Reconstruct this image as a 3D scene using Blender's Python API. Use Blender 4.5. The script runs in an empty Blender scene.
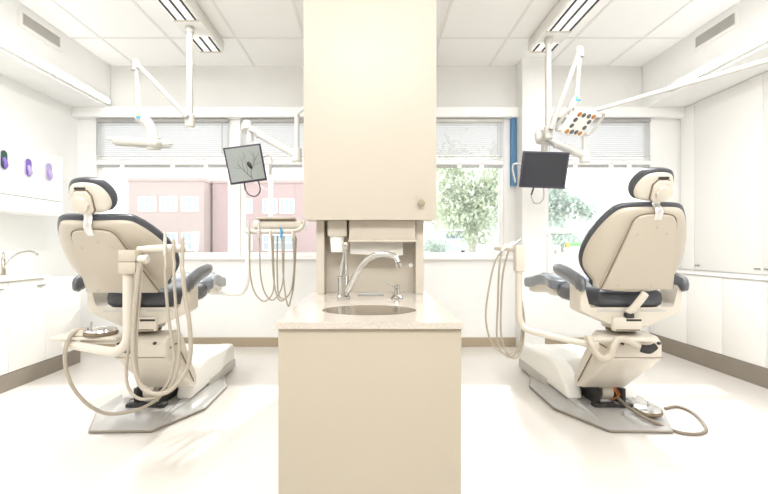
import bpy, bmesh, math, random
from mathutils import Vector, Matrix
random.seed(7)
PI = math.pi
C = bpy.context.scene.collection
F, H, VX, VY = 430.0, 1.155, 370.0, 247.0     # focal length (px), eye height, vanishing point
def W(px, py, d): return Vector(((px-VX)*d/F, d, H-(py-VY)*d/F))

# ------------------------------------------------------------------ materials
def mat(name, col, rough=0.5, metal=0.0, noise=0.0, nscale=30.0, bump=0.0, emit=None, estr=0.0, coat=0.0, trans=0.0, spec=0.5):
    m = bpy.data.materials.new(name); m.use_nodes = True
    nt = m.node_tree; b = nt.nodes['Principled BSDF']
    b.inputs['Base Color'].default_value = (*col, 1)
    b.inputs['Roughness'].default_value = rough
    b.inputs['Metallic'].default_value = metal
    b.inputs['Specular IOR Level'].default_value = spec
    if coat: b.inputs['Coat Weight'].default_value = coat; b.inputs['Coat Roughness'].default_value = 0.1
    if emit: b.inputs['Emission Color'].default_value = (*emit, 1); b.inputs['Emission Strength'].default_value = estr
    tc = nt.nodes.new('ShaderNodeTexCoord')
    n = nt.nodes.new('ShaderNodeTexNoise'); n.inputs['Scale'].default_value = nscale; n.inputs['Detail'].default_value = 4
    nt.links.new(tc.outputs['Object'], n.inputs['Vector'])
    if noise:
        r = nt.nodes.new('ShaderNodeValToRGB')
        r.color_ramp.elements[0].position = .3; r.color_ramp.elements[1].position = .7
        r.color_ramp.elements[0].color = (*[max(0, c*(1-noise)) for c in col], 1)
        r.color_ramp.elements[1].color = (*[min(1, c*(1+noise)) for c in col], 1)
        nt.links.new(n.outputs['Fac'], r.inputs['Fac']); nt.links.new(r.outputs['Color'], b.inputs['Base Color'])
    if bump:
        bp = nt.nodes.new('ShaderNodeBump'); bp.inputs['Strength'].default_value = bump; bp.inputs['Distance'].default_value = .004
        nt.links.new(n.outputs['Fac'], bp.inputs['Height']); nt.links.new(bp.outputs['Normal'], b.inputs['Normal'])
    return m
def mat_translucent(name, col, fac=.4):
    m = bpy.data.materials.new(name); m.use_nodes = True; nt = m.node_tree
    b = nt.nodes['Principled BSDF']; b.inputs['Base Color'].default_value = (*col, 1); b.inputs['Roughness'].default_value = .6
    t = nt.nodes.new('ShaderNodeBsdfTranslucent'); t.inputs['Color'].default_value = (*col, 1)
    x = nt.nodes.new('ShaderNodeMixShader'); x.inputs['Fac'].default_value = fac
    nt.links.new(b.outputs[0], x.inputs[1]); nt.links.new(t.outputs[0], x.inputs[2])
    nt.links.new(x.outputs[0], nt.nodes['Material Output'].inputs['Surface']); return m
def mat_glass(name):
    m = bpy.data.materials.new(name); m.use_nodes = True; nt = m.node_tree
    nt.nodes.remove(nt.nodes['Principled BSDF'])
    t = nt.nodes.new('ShaderNodeBsdfTransparent'); t.inputs['Color'].default_value = (.97, .985, .98, 1)
    g = nt.nodes.new('ShaderNodeBsdfGlossy'); g.inputs['Roughness'].default_value = .02
    f = nt.nodes.new('ShaderNodeFresnel'); f.inputs['IOR'].default_value = 1.35
    x = nt.nodes.new('ShaderNodeMixShader')
    nt.links.new(f.outputs[0], x.inputs['Fac']); nt.links.new(t.outputs[0], x.inputs[1]); nt.links.new(g.outputs[0], x.inputs[2])
    h = nt.nodes.new('ShaderNodeBsdfTranslucent'); h.inputs['Color'].default_value = (.92, .94, .96, 1)      # thin white veil standing in for glare haze at the windows
    n = nt.nodes.new('ShaderNodeTexNoise'); n.inputs['Scale'].default_value = 1.5
    mr = nt.nodes.new('ShaderNodeMapRange'); mr.inputs['To Min'].default_value = .012; mr.inputs['To Max'].default_value = .03
    y = nt.nodes.new('ShaderNodeMixShader')
    nt.links.new(n.outputs['Fac'], mr.inputs['Value']); nt.links.new(mr.outputs['Result'], y.inputs['Fac'])
    nt.links.new(x.outputs[0], y.inputs[1]); nt.links.new(h.outputs[0], y.inputs[2])
    nt.links.new(y.outputs[0], nt.nodes['Material Output'].inputs['Surface']); return m
def mat_brick(name, c1, c2, cm, scale):
    m = bpy.data.materials.new(name); m.use_nodes = True; nt = m.node_tree; b = nt.nodes['Principled BSDF']
    tc = nt.nodes.new('ShaderNodeTexCoord'); mp = nt.nodes.new('ShaderNodeMapping'); mp.inputs['Rotation'].default_value = (PI/2, 0, 0)
    k = nt.nodes.new('ShaderNodeTexBrick'); k.inputs['Scale'].default_value = scale
    for i, c in (('Color1', c1), ('Color2', c2), ('Mortar', cm)): k.inputs[i].default_value = (*c, 1)
    nt.links.new(tc.outputs['Object'], mp.inputs[0]); nt.links.new(mp.outputs[0], k.inputs['Vector'])
    nt.links.new(k.outputs['Color'], b.inputs['Base Color']); b.inputs['Roughness'].default_value = .9; return m

MW   = mat('white_wall_paint', (.90, .905, .90), .7, noise=.012, nscale=6)
MREAR= mat('rear_wall_paint', (.62, .58, .52), .8, noise=.03, nscale=3)
MHEAD= mat('header_wall_paint', (.80, .80, .785), .8, noise=.012, nscale=6)
MCEIL= mat('ceiling_tile', (.95, .95, .945), .9, noise=.02, nscale=160, bump=.15)
MGRID= mat('ceiling_grid', (.84, .84, .83), .6)
MFLOOR=mat('vinyl_floor', (.72, .69, .655), .24, noise=.03, nscale=2.5, coat=.15)
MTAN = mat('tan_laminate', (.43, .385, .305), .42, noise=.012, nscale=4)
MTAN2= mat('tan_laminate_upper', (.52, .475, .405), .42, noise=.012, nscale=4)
MSTONE=mat('speckled_stone', (.53, .49, .435), .12, noise=.14, nscale=240, coat=.4)
MSTEEL=mat('brushed_steel', (.60, .55, .48), .18, 1, noise=.1, nscale=60)
MCHR = mat('chrome', (.52, .51, .49), .07, 1)
MCHR2= mat('bright_chrome', (.85, .86, .88), .1, 1)
MPULL= mat('satin_pull', (.40, .385, .36), .4, .6)
MKNOB= mat('bronze_metal', (.42, .36, .27), .35, .8)
MDARK= mat('dark_gap', (.03, .03, .03), .6)
MCREAM=mat('cream_plastic', (.50, .452, .375), .3, coat=.2)
MCREAM2=mat('cream_plastic_pale', (.66, .615, .54), .3, coat=.2)
MGROOVE=mat('groove_brown', (.20, .15, .10), .6)
MGROOVE2=mat('taupe_edge', (.27, .24, .20), .5)
MLEATH=mat('charcoal_vinyl', (.055, .06, .072), .36, noise=.15, nscale=90, bump=.12, coat=.15)
MLEATH3=mat('charcoal_vinyl_armrest_sheen', (.115, .122, .138), .32, noise=.12, nscale=90, bump=.1, coat=.45)  # charcoal vinyl greyed: reflections on the armrest tops put into the colour
MLEATH2=mat('charcoal_vinyl_sky_reflection', (.20, .225, .26), .3, noise=.1, nscale=90, bump=.08, coat=.5)  # leg rest: sky reflected in charcoal vinyl, put into the base colour
MIVORY=mat('ivory_enamel', (.57, .555, .515), .3, coat=.2)
MIVW =mat('off_white_enamel', (.68, .675, .65), .3, coat=.2)
MWHITE=mat('white_enamel', (.92, .915, .89), .3, coat=.2)
MPANEL=mat('white_cabinet_laminate', (.90, .895, .875), .3, coat=.1)
MKICK= mat('taupe_toe_kick', (.26, .225, .185), .5, noise=.05, nscale=8)
MBASE= mat('tan_baseboard', (.42, .35, .25), .6)
MGREY= mat('pale_grey_plastic', (.56, .545, .52), .35, coat=.2)
MPLATE=mat('glossy_grey_base', (.44, .43, .42), .22, coat=.4)
MGREY2=mat('mid_grey', (.40, .40, .40), .5)
MHOSE= mat('beige_hose', (.42, .375, .31), .5)
MHOSE2=mat('taupe_hose', (.24, .20, .16), .5)
MALU = mat('aluminium', (.72, .72, .72), .35, .9)
MSCR = mat('dark_screen', (.035, .037, .045), .2)
MBEZ = mat('monitor_bezel', (.045, .035, .06), .4)
MSCRB= mat('grey_screen_picture', (.32, .35, .34), .3, noise=.08, nscale=3)
MBRANCH=mat('branch_ink', (.17, .18, .18), .6)
MBLIND=mat_translucent('blind_slat', (.74, .75, .77), .20)
MBLUE= mat_translucent('blue_panel_fabric', (.17, .38, .62), .35)
MGLASS=mat_glass('window_glass')
MFRAME=mat('white_window_frame', (.92, .92, .92), .4)
MORANGE=mat('orange_led', (.50, .20, .03), .3)
MLED = mat('grey_led_lens', (.13, .13, .14), .15)
MLOGO_B=mat('blue_sticker', (.08, .33, .60), .4)
MLOGO_Y=mat('yellow_sticker', (.75, .68, .12), .4)
MPAPER=mat('white_paper', (.90, .885, .85), .8)
MTUBE= mat('fluorescent_tube', (1, 1, 1), .4, emit=(1, .985, .96), estr=5.0)
MDIFF= mat('light_diffuser', (.92, .92, .92), .5, emit=(1, .98, .95), estr=.25)
MPURP= mat('purple_glove', (.22, .14, .50), .5)
MSLOT= mat('pale_lilac_plastic', (.62, .56, .74), .5)
MGREEN=mat('dark_green_glove', (.03, .10, .06), .5)
MLILAC=mat('lilac_glove', (.45, .38, .66), .5)
MWIRE= mat('orange_wire', (.85, .25, .03), .4)
MBRICK=mat_brick('haze_pale_brick', (.47, .365, .35), (.51, .40, .385), (.58, .50, .485), 3.0)  # brick paled, window glare haze put into the colour
MBRICK2=mat_brick('haze_pale_pink_brick', (.47, .325, .33), (.51, .365, .37), (.58, .47, .47), 3.0)  # pink brick, also paled to carry the glare haze
MOUTW= mat('far_window_glass', (.46, .51, .56), .25)
MOUTF= mat('far_window_frame', (.88, .88, .88), .5)
MGRASS=mat('haze_pale_ground', (.66, .67, .62), .9, noise=.1, nscale=2)  # ground colour lightened for the washed-out glare outside
MLEAF= mat('haze_pale_leaves', (.68, .74, .60), .7, noise=.3, nscale=1.5)  # leaf green paled, overexposed haze put into the colour
MLEAF2=mat('haze_pale_blue_green_leaves', (.66, .74, .69), .7, noise=.3, nscale=1.5)  # blue-green leaves paled likewise, haze is in the colour
MBARK= mat('tree_bark', (.62, .57, .50), .9, noise=.2, nscale=8)
MCAR = mat('pale_blue_car_paint', (.62, .68, .76), .25, coat=.5)
MCARG= mat('car_window', (.20, .25, .30), .1)
MTYRE= mat('tyre', (.08, .08, .08), .7)
MSIGNG=mat('sign_green', (.22, .48, .20), .6)
MSIGNO=mat('sign_orange', (.86, .42, .10), .6)
MSIGNR=mat('sign_red', (.82, .22, .16), .6)

# ------------------------------------------------------------------ mesh helpers
def nb(): return bmesh.new()
def box(bm, a, b, bev=0.0, seg=2):
    a, b = Vector(a), Vector(b); c = (a+b)/2; s = b-a
    r = bmesh.ops.create_cube(bm, size=1.0, matrix=Matrix.Translation(c) @ Matrix.Diagonal((abs(s.x), abs(s.y), abs(s.z), 1)))
    if bev:
        es = list({e for v in r['verts'] for e in v.link_edges})
        bmesh.ops.bevel(bm, geom=es, offset=min(bev, .45*min(abs(s.x), abs(s.y), abs(s.z))), segments=seg, profile=.5, affect='EDGES')
    return bm
def obox(bm, mtx, size, bev=0.0, seg=2):
    r = bmesh.ops.create_cube(bm, size=1.0, matrix=mtx @ Matrix.Diagonal((*size, 1)))
    if bev:
        es = list({e for v in r['verts'] for e in v.link_edges})
        bmesh.ops.bevel(bm, geom=es, offset=bev, segments=seg, profile=.5, affect='EDGES')
    return bm
def smooth_path(pts, n=6):
    pts = [Vector(p) for p in pts]
    if len(pts) < 3 or n <= 1: return pts
    out = []
    for i in range(len(pts)-1):
        p0 = pts[max(i-1, 0)]; p1 = pts[i]; p2 = pts[i+1]; p3 = pts[min(i+2, len(pts)-1)]
        for k in range(n):
            t = k/n
            out.append(.5*((2*p1)+(p2-p0)*t+(2*p0-5*p1+4*p2-p3)*t*t+(3*p1-p0-3*p2+p3)*t**3))
    out.append(pts[-1]); return out
def tube(bm, pts, r, n=12, sm=6, flat=1.0, up=None, cap=True):
    """sweep a circle (or ellipse: flat scales the section along the frame's second axis) along pts; r a number or one per given point"""
    P0 = [Vector(p) for p in pts]; rr = r if isinstance(r, (list, tuple)) else [r]*len(P0)
    P = smooth_path(P0, sm) if sm > 1 else P0
    m = len(P); R = []
    for i in range(m):
        t = i/(m-1)*(len(rr)-1); k = min(int(t), len(rr)-2); R.append(rr[k]+(rr[k+1]-rr[k])*(t-k))
    T = [(P[min(i+1, m-1)]-P[max(i-1, 0)]).normalized() for i in range(m)]
    if up is None: up = Vector((0, 0, 1)) if abs(T[0].z) < .9 else Vector((1, 0, 0))
    u = (Vector(up)-T[0]*Vector(up).dot(T[0])).normalized(); rings = []
    for i in range(m):
        u = (u-T[i]*u.dot(T[i])).normalized(); v = T[i].cross(u)
        rings.append([bm.verts.new(P[i]+(v*math.cos(2*PI*k/n)+u*math.sin(2*PI*k/n)*flat)*R[i]) for k in range(n)])
    for a, b in zip(rings, rings[1:]):
        for k in range(n): bm.faces.new((a[k], a[(k+1) % n], b[(k+1) % n], b[k]))
    if cap: bm.faces.new(rings[0][::-1]); bm.faces.new(rings[-1])
    return bm
def lathe(bm, prof, mtx=Matrix(), n=28, sx=1.0, sy=1.0):
    """revolve (r, z) profile about z"""
    rings = []
    for r, z in prof:
        if r < 1e-5: rings.append([bm.verts.new(mtx @ Vector((0, 0, z)))])
        else: rings.append([bm.verts.new(mtx @ Vector((r*sx*math.cos(2*PI*k/n), r*sy*math.sin(2*PI*k/n), z))) for k in range(n)])
    for a, b in zip(rings, rings[1:]):
        for k in range(n):
            j = (k+1) % n
            if len(a) == 1 and len(b) == 1: continue
            if len(a) == 1: bm.faces.new((a[0], b[j], b[k]))
            elif len(b) == 1: bm.faces.new((a[k], a[j], b[0]))
            else: bm.faces.new((a[k], a[j], b[j], b[k]))
    for e, rev in ((rings[0], True), (rings[-1], False)):
        if len(e) > 1: bm.faces.new(e[::-1] if rev else e)
    return bm
def cyl(bm, p, q, r, r2=None, n=20, bev=.0):
    p, q = Vector(p), Vector(q); L = (q-p).length
    m = Matrix.Translation(p) @ (q-p).to_track_quat('Z', 'Y').to_matrix().to_4x4()
    r2 = r if r2 is None else r2
    pr = [(r-bev, 0), (r, bev), (r2, L-bev), (r2-bev, L)] if bev else [(r, 0), (r2, L)]
    return lathe(bm, pr, m, n)
def prism(bm, poly, fn, d0, d1, bev=0.0, seg=2):
    """extrude a 2D polygon; fn(a, b, d) -> point"""
    A = [bm.verts.new(fn(a, b, d0)) for a, b in poly]; B = [bm.verts.new(fn(a, b, d1)) for a, b in poly]; n = len(poly)
    fs = [bm.faces.new(A[::-1]), bm.faces.new(B)]
    for k in range(n): fs.append(bm.faces.new((A[k], A[(k+1) % n], B[(k+1) % n], B[k])))
    if bev:
        es = list({e for f in fs for e in f.edges})
        bmesh.ops.bevel(bm, geom=es, offset=bev, segments=seg, profile=.5, affect='EDGES')
    return bm
def closed_spline(pts, n=6):
    P = [Vector((*p, 0)) for p in pts]; m = len(P); out = []
    for i in range(m):
        p0, p1, p2, p3 = P[i-1], P[i], P[(i+1) % m], P[(i+2) % m]
        for k in range(n):
            t = k/n; q = .5*((2*p1)+(p2-p0)*t+(2*p0-5*p1+4*p2-p3)*t*t+(3*p1-p0-3*p2+p3)*t**3); out.append((q.x, q.y))
    return out
def pad(bm, outline, fn, wf, wb, rim=.012, crown=2.4, shrink=.0):
    """cushion from a closed outline in (u, v): rings towards the centre, bulging wf to the front and wb to the back; fn(u, v, w) -> point"""
    cu = sum(p[0] for p in outline)/len(outline); cv = sum(p[1] for p in outline)/len(outline); n = len(outline)
    ss = [1.0, .985, .95, .88, .76, .6, .42, .22]
    def ring(s, w): return [bm.verts.new(fn(cu+(u-cu)*s, cv+(v-cv)*s, w)) for u, v in outline]
    def prof(s, w): return w*(1-s**(crown*2.2))**(1/crown) if s < 1 else 0
    mid = ring(1.0, 0)
    for w in (wf, wb):
        prev = mid
        for s in ss[1:]:
            cur = ring(s, prof(s, w))
            for k in range(n):
                j = (k+1) % n; bm.faces.new((prev[k], prev[j], cur[j], cur[k]))
            prev = cur
        c = bm.verts.new(fn(cu, cv, w))
        for k in range(n): bm.faces.new((prev[k], prev[(k+1) % n], c))
    return bm

WL = {}
def obj(name, bm, m, parent=None, smooth=True, label=None, sharp=35):
    bmesh.ops.recalc_face_normals(bm, faces=bm.faces)
    lo = Vector((1e9,)*3); hi = -lo
    for v in bm.verts:
        for i in range(3): lo[i] = min(lo[i], v.co[i]); hi[i] = max(hi[i], v.co[i])
    c = (lo+hi)/2
    if parent is None: c.z = lo.z
    bmesh.ops.translate(bm, verts=bm.verts, vec=-c)
    if smooth:
        for f in bm.faces: f.smooth = True
        ca = math.radians(sharp)
        for e in bm.edges:
            if len(e.link_faces) == 2 and e.calc_face_angle(0) > ca: e.smooth = False
    me = bpy.data.meshes.new(name); bm.to_mesh(me); bm.free()
    for mm in (m if isinstance(m, (list, tuple)) else [m]): me.materials.append(mm)
    o = bpy.data.objects.new(name, me); C.objects.link(o)
    if parent is not None: o.parent = parent; o.location = c-WL[parent.name]
    else: o.location = c
    WL[o.name] = c.copy()
    if label: o['label'] = label
    return o
def tag(o, label, cat, group=None, kind=None):
    o['label'] = label; o['category'] = cat
    if group: o['group'] = group
    if kind: o['kind'] = kind
    return o
def thing(name, label, cat, loc=(0, 0, 0), group=None):
    o = bpy.data.objects.new(name, None); o.empty_display_size = .1; C.objects.link(o); o.location = loc
    WL[o.name] = Vector(loc); return tag(o, label, cat, group)
def struct(name, bm, m, parent=None, smooth=False, label=None):
    o = obj(name, bm, m, parent, smooth)
    if parent is None: o['kind'] = 'structure'
    if label: o['label'] = label
    return o

# ------------------------------------------------------------------ room shell
BD, ZC = 5.0, 3.25                       # back wall distance, ceiling height
XL, XR, Y0 = -3.40, 3.62, -2.6
struct('floor', box(nb(), (XL-.1, Y0, -.1), (XR+.1, BD+.15, 0)), MFLOOR)
struct('ceiling', box(nb(), (XL-.1, Y0, ZC), (XR+.1, BD+.15, ZC+.1)), MCEIL)
b = nb()
x = .70-6*.68
while x < XR:
    if XL < x: box(b, (x-.012, Y0, ZC-.006), (x+.012, BD-.001, ZC-.0005))
    x += .68
for k in range(9):
    y = 4.31-k*.68
    if y > Y0: box(b, (XL, y-.012, ZC-.0062), (XR, y+.012, ZC-.0007))
struct('trim_1', b, MGRID, label='white ceiling grid between the tiles')
struct('wall_left', box(nb(), (XL-.1, Y0, 0), (XL, BD+.15, ZC)), MW)
struct('wall_right', box(nb(), (XR, Y0, 0), (XR+.1, BD+.15, ZC)), MW)
struct('wall_rear', box(nb(), (XL-.1, Y0-.1, 0), (XR+.1, Y0, ZC)), MREAR)
ZS, ZH, ZT0, ZT1 = 1.045, 2.64, 2.115, 2.19      # sill, head, transom bottom, transom top
WINX = [(-3.18, -1.616), (-1.51, -.25), (.25, 1.56), (2.04, 3.26)]
b = nb()
box(b, (XL, BD, 0), (XR, BD+.15, ZS))
xs = [XL]+[v for w in WINX for v in w]+[XR]
for i in range(0, len(xs), 2): box(b, (xs[i], BD, ZS), (xs[i+1], BD+.15, ZH))
box(b, (XL, BD, ZH), (XR, BD+.15, 2.75))
struct('wall_back', b, MW)
struct('trim_2', box(nb(), (XL, BD-.02, 2.76), (XR, BD+.15, ZC)), MHEAD, label='pale grey wall band above the window heads')
struct('trim_3', box(nb(), (XL, BD-.10, ZH), (XR, BD-.0005, 2.755), .006), MFRAME, label='white ledge running above all the windows')
struct('baseboard_back', box(nb(), (XL, BD-.015, 0), (XR, BD-.0005, .105), .004), MBASE)
struct('trim_4', box(nb(), (-3.2, BD-.06, ZS-.035), (1.66, BD-.0005, ZS), .006), MFRAME, label='white window sill')
for i, (x0, x1) in enumerate(WINX):
    b = nb(); t = .045
    for a in ((x0, ZS, x0+t, ZH), (x1-t, ZS, x1, ZH), (x0+t, ZS, x1-t, ZS+t), (x0+t, ZH-t, x1-t, ZH), (x0+t, ZT0, x1-t, ZT1)):
        box(b, (a[0], BD+.02, a[1]), (a[2], BD+.08, a[3]), .005)
    w = struct('window_%d' % (i+1), b, MFRAME)
    if i == 1:
        struct('mullion', box(nb(), (-1.19, BD+.025, ZS+t), (-1.145, BD+.075, ZT0), .004), MFRAME, w)
    if i == 3:
        struct('lower_rail', box(nb(), (x0+t, BD+.02, 1.315), (x1-t, BD+.08, 1.375), .004), MFRAME, w)
    b = nb(); box(b, (x0+t, BD+.048, ZS+t), (x1-t, BD+.052, ZT0)); struct('pane', b, MGLASS, w)
    b = nb(); box(b, (x0+t, BD+.048, ZT1), (x1-t, BD+.052, ZH-t)); struct('pane', b, MGLASS, w)
BL = ['white venetian blind lowered in the upper pane of the far left window',
      'white venetian blind in the upper pane behind the tilted bird-picture monitor',
      'white venetian blind in the upper pane between the central cabinet and the blue panel',
      'white venetian blind in the upper pane right of the column']
for i, (x0, x1) in enumerate(WINX):
    zb = ZT1+.005
    r = thing('window_blind', BL[i], 'blind', ((x0+x1)/2, BD-.02, zb), 'blinds in the upper panes')
    obj('headrail', box(nb(), (x0+.02, BD-.045, ZH-.045), (x1-.02, BD-.005, ZH-.005), .004), MGREY2 if i != 2 else MGREY, r)
    b = nb(); z = ZH-.06
    while z > zb+.02:
        obox(b, Matrix.Translation(((x0+x1)/2, BD-.025, z)) @ Matrix.Rotation(math.radians(58), 4, 'X'), (x1-x0-.05, .027, .0012)); z -= .0235
    obj('slats', b, MBLIND, r, False)
    obj('bottom_rail', box(nb(), (x0+.025, BD-.038, zb), (x1-.025, BD-.012, zb+.014), .003), MGREY, r)
    for xx in (x0+.03, x1-.09):
        obj('cord', tube(nb(), [(xx, BD-.043, ZH-.05), (xx, BD-.043, zb+.02)], .003 if i else .005, 6, 1), MGREY2 if (i == 0 and xx < -3) else MGREY, r)
    r = thing('roller_blind', ['rolled-up blind under the transom of the far left window', 'rolled-up blind under the transom behind the bird-picture monitor',
              'rolled-up blind under the transom left of the blue panel', 'rolled-up blind under the transom right of the column'][i], 'blind', ((x0+x1)/2, BD-.02, ZT0-.05), 'rolled-up blinds under the transoms')
    obj('headrail', box(nb(), (x0+.02, BD-.05, ZT0-.012), (x1-.02, BD-.005, ZT0+.03), .006), MFRAME, r)
    obj('bottom_rail', box(nb(), (x0+.03, BD-.04, ZT0-.043), (x1-.03, BD-.015, ZT0-.013), .004), MGREY2, r)
    for xx in (x0+.3, (x0+x1)/2+.1, x1-.3): obj('clip', box(nb(), (xx, BD-.05, ZT0-.048), (xx+.05, BD-.041, ZT0+.0)), MFRAME, r)
tag(obj('fabric_panel', box(nb(), (1.625, BD-.06, 1.86), (1.684, BD-.001, ZH), .004), MBLUE), 'narrow blue fabric panel hanging beside the column', 'panel')
struct('column', box(nb(), (1.69, 4.77, 0), (1.94, BD-.0005, ZC)), MW)
# soffits
struct('soffit_left', box(nb(), (XL, Y0, 2.75), (-3.0, BD-.025, ZC-.0005)), MW)
struct('soffit_right', box(nb(), (3.15, Y0, 2.75), (XR, BD-.025, ZC-.0005)), MW)
for s, X, lab, vl in ((1, -3.0, 'white strip light along the lower edge of the left soffit', 'white air vent grille high on the left soffit'),
                  (-1, 3.15, 'white strip light along the lower edge of the right soffit', 'white air vent grille high on the right soffit')):
    r = thing('strip_light', lab, 'light', (X, 2, 2.79), 'soffit strip lights')
    obj('housing', box(nb(), (X-s*.0015, Y0+.1, 2.775), (X+s*.035, 4.92 if s > 0 else 4.5, 2.86), .006), MWHITE, r)
    obj('tube', tube(nb(), [(X+s*.05, Y0+.15, 2.80), (X+s*.05, 4.86 if s > 0 else 4.42, 2.80)], .016, 12, 1), MTUBE, r)
    y0, y1, z0, z1 = 3.70, 4.15, 3.075, 3.175
    r = thing('air_vent', vl, 'vent', (X, 3.92, 3.05), 'air vents on the soffits')
    b = nb(); fx0, fx1 = X+s*.001, X+s*.012
    for a in ((y0-.03, z0-.03, y1+.03, z0), (y0-.03, z1, y1+.03, z1+.03), (y0-.03, z0, y0, z1), (y1, z0, y1+.03, z1)):
        box(b, (fx0, a[0], a[1]), (fx1, a[2], a[3]))
    obj('frame', b, MWHITE, r, False)
    obj('backing', box(nb(), (X+s*.001, y0, z0), (X+s*.003, y1, z1)), MGREY, r, False)
    b = nb()
    for k in range(22):
        y = y0+(k+.5)*(y1-y0)/22; box(b, (X+s*.004, y-.005, z0), (X+s*.009, y+.005, z1))
    for k in range(5):
        z = z0+(k+.5)*(z1-z0)/5; box(b, (X+s*.0095, y0, z-.003), (X+s*.011, y1, z+.003))
    obj('grille', b, MGREY, r, False)

# ------------------------------------------------------------------ central partition, sink unit
b = nb()
box(b, (-.285, 2.40, 0), (.285, 2.44, ZC)); box(b, (-.285, 2.44, 0), (.285, BD-.11, ZC))
box(b, (-.285, 2.28, .907), (-.243, 2.40, 1.295)); box(b, (.243, 2.28, .907), (.285, 2.40, 1.295))
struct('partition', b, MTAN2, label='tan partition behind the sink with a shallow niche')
r = thing('upper_cabinet', 'tall tan wall cabinet hanging over the sink', 'cabinet', (0, 2.1, 1.27))
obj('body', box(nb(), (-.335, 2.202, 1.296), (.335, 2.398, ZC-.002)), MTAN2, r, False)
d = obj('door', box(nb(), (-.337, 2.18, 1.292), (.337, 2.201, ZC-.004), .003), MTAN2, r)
kp = W(420.6, 203.5, 2.18)
obj('knob', lathe(nb(), [(.006, 0), (.006, .012), (.016, .016), (.018, .024), (.014, .03), (0, .031)], Matrix.Translation((kp.x, 2.18, kp.z)) @ Matrix.Rotation(PI/2, 4, 'X'), 20), MKNOB, d)
r = thing('sink_cabinet', 'tan laminate floor cabinet under the stone sink top', 'cabinet', (0, 1.9, 0))
b = nb(); box(b, (-.304, 1.452, 0), (-.286, 2.398, .883)); box(b, (.286, 1.452, 0), (.304, 2.398, .883)); box(b, (-.286, 2.38, 0), (.286, 2.398, .883)); box(b, (-.286, 1.452, 0), (.286, 2.38, .08))
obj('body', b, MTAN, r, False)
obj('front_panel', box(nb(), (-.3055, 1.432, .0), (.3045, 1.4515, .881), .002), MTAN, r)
# countertop with an elliptical hole
SX, SY, SA, SB = -.004, 1.705, .186, .139
b = nb(); n = 48; zt, zb = .906, .884
X0, X1, YA, YB = -.316, .307, 1.42, 2.40
def rect_pt(a):
    dx, dy = math.cos(a), math.sin(a); t = 1e9
    if dx > 1e-9: t = min(t, (X1-SX)/dx)
    if dx < -1e-9: t = min(t, (X0-SX)/dx)
    if dy > 1e-9: t = min(t, (YB-SY)/dy)
    if dy < -1e-9: t = min(t, (YA-SY)/dy)
    return (SX+dx*t, SY+dy*t)
an = sorted([2*PI*k/n for k in range(n)]+[math.atan2(y-SY, x-SX) % (2*PI) for x in (X0, X1) for y in (YA, YB)])
inn, out, ino, outo = [], [], [], []
for a in an:
    e = 1/math.sqrt((math.cos(a)/SA)**2+(math.sin(a)/SB)**2)
    ip = (SX+math.cos(a)*e, SY+math.sin(a)*e); op = rect_pt(a)
    inn.append(b.verts.new((*ip, zt))); out.append(b.verts.new((*op, zt))); ino.append(b.verts.new((*ip, zb))); outo.append(b.verts.new((*op, zb)))
m = len(an)
for k in range(m):
    j = (k+1) % m
    b.faces.new((inn[k], inn[j], out[j], out[k])); b.faces.new((ino[k], ino[j], outo[j], outo[k]))
    b.faces.new((inn[k], inn[j], ino[j], ino[k])); b.faces.new((out[k], out[j], outo[j], outo[k]))
tag(obj('countertop', b, MSTONE, smooth=False), 'polished speckled stone countertop with an oval sink opening', 'countertop')
b = nb(); prof = [(.994, .9052), (.983, .9052), (.975, .86), (.93, .80), (.80, .765), (.45, .755), (.12, .752), (.0, .750)]
lathe(b, prof, Matrix.Translation((SX, SY, 0)), 48, SA, SB)
sk = thing('sink', 'oval stainless steel sink basin set into the central countertop', 'sink', (SX, SY, .75))
obj('basin', b, MSTEEL, sk)
obj('rim', tube(nb(), [(SX+.987*SA*math.cos(2*PI*k/40), SY+.987*SB*math.sin(2*PI*k/40), .9025) for k in range(41)], .0025, 8, 1), MGROOVE, sk)
obj('drain', lathe(nb(), [(.03, .7525), (.03, .7555), (.022, .7565), (.0, .7545)], Matrix.Translation((SX, SY, 0)), 24), MCHR, sk)
# faucet
fx, fy = (343.5-VX)*2.06/F, 2.06
r = thing('faucet', 'tall chrome faucet with a curved spout on the central countertop', 'faucet', (fx, fy, .907))
T = Matrix.Translation((fx, fy, .907))
obj('base', lathe(nb(), [(.031, 0), (.033, .004), (.033, .012), (.026, .018)], T), MCHR, r)
obj('body', lathe(nb(), [(.027, .018), (.026, .10), (.028, .102), (.028, .108), (.025, .109)], T), MCHR, r)
hb = nb(); lathe(hb, [(.025, 0), (.024, .012), (.018, .045), (.0115, .085), (.009, .115), (.011, .128), (.0145, .14), (.015, .15), (.011, .16), (0, .163)],
                 T @ Matrix.Translation((0, 0, .1095)) @ Matrix.Rotation(math.radians(3.5), 4, 'Y'))
obj('handle', hb, MCHR, r)
sp = [(fx+.018, fy-.015, .945), (fx+.045, fy-.03, .995), (fx+.085, fy-.06, 1.065), (fx+.14, fy-.10, 1.112), (fx+.195, fy-.14, 1.122), (fx+.235, fy-.165, 1.112), (fx+.250, fy-.175, 1.085)]
obj('spout', tube(nb(), sp, [.015, .015, .0145, .014, .0135, .014, .0145], 14, 6), MCHR, r)
obj('aerator', cyl(nb(), (fx+.250, fy-.175, 1.085), (fx+.254, fy-.178, 1.062), .0145, .014, 18, .002), MCHR, r)
sx_, sy_ = (397-VX)*2.08/F, 2.08
r = thing('soap_dispenser', 'small chrome soap pump beside the curved faucet', 'soap dispenser', (sx_, sy_, .907))
T = Matrix.Translation((sx_, sy_, .907))
obj('base', lathe(nb(), [(.030, 0), (.030, .006), (.022, .012), (.018, .016)], T), MCHR, r)
obj('body', lathe(nb(), [(.017, .016), (.013, .03), (.011, .045), (.014, .048), (.014, .062), (.010, .065), (0, .066)], T), MCHR, r)
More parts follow.
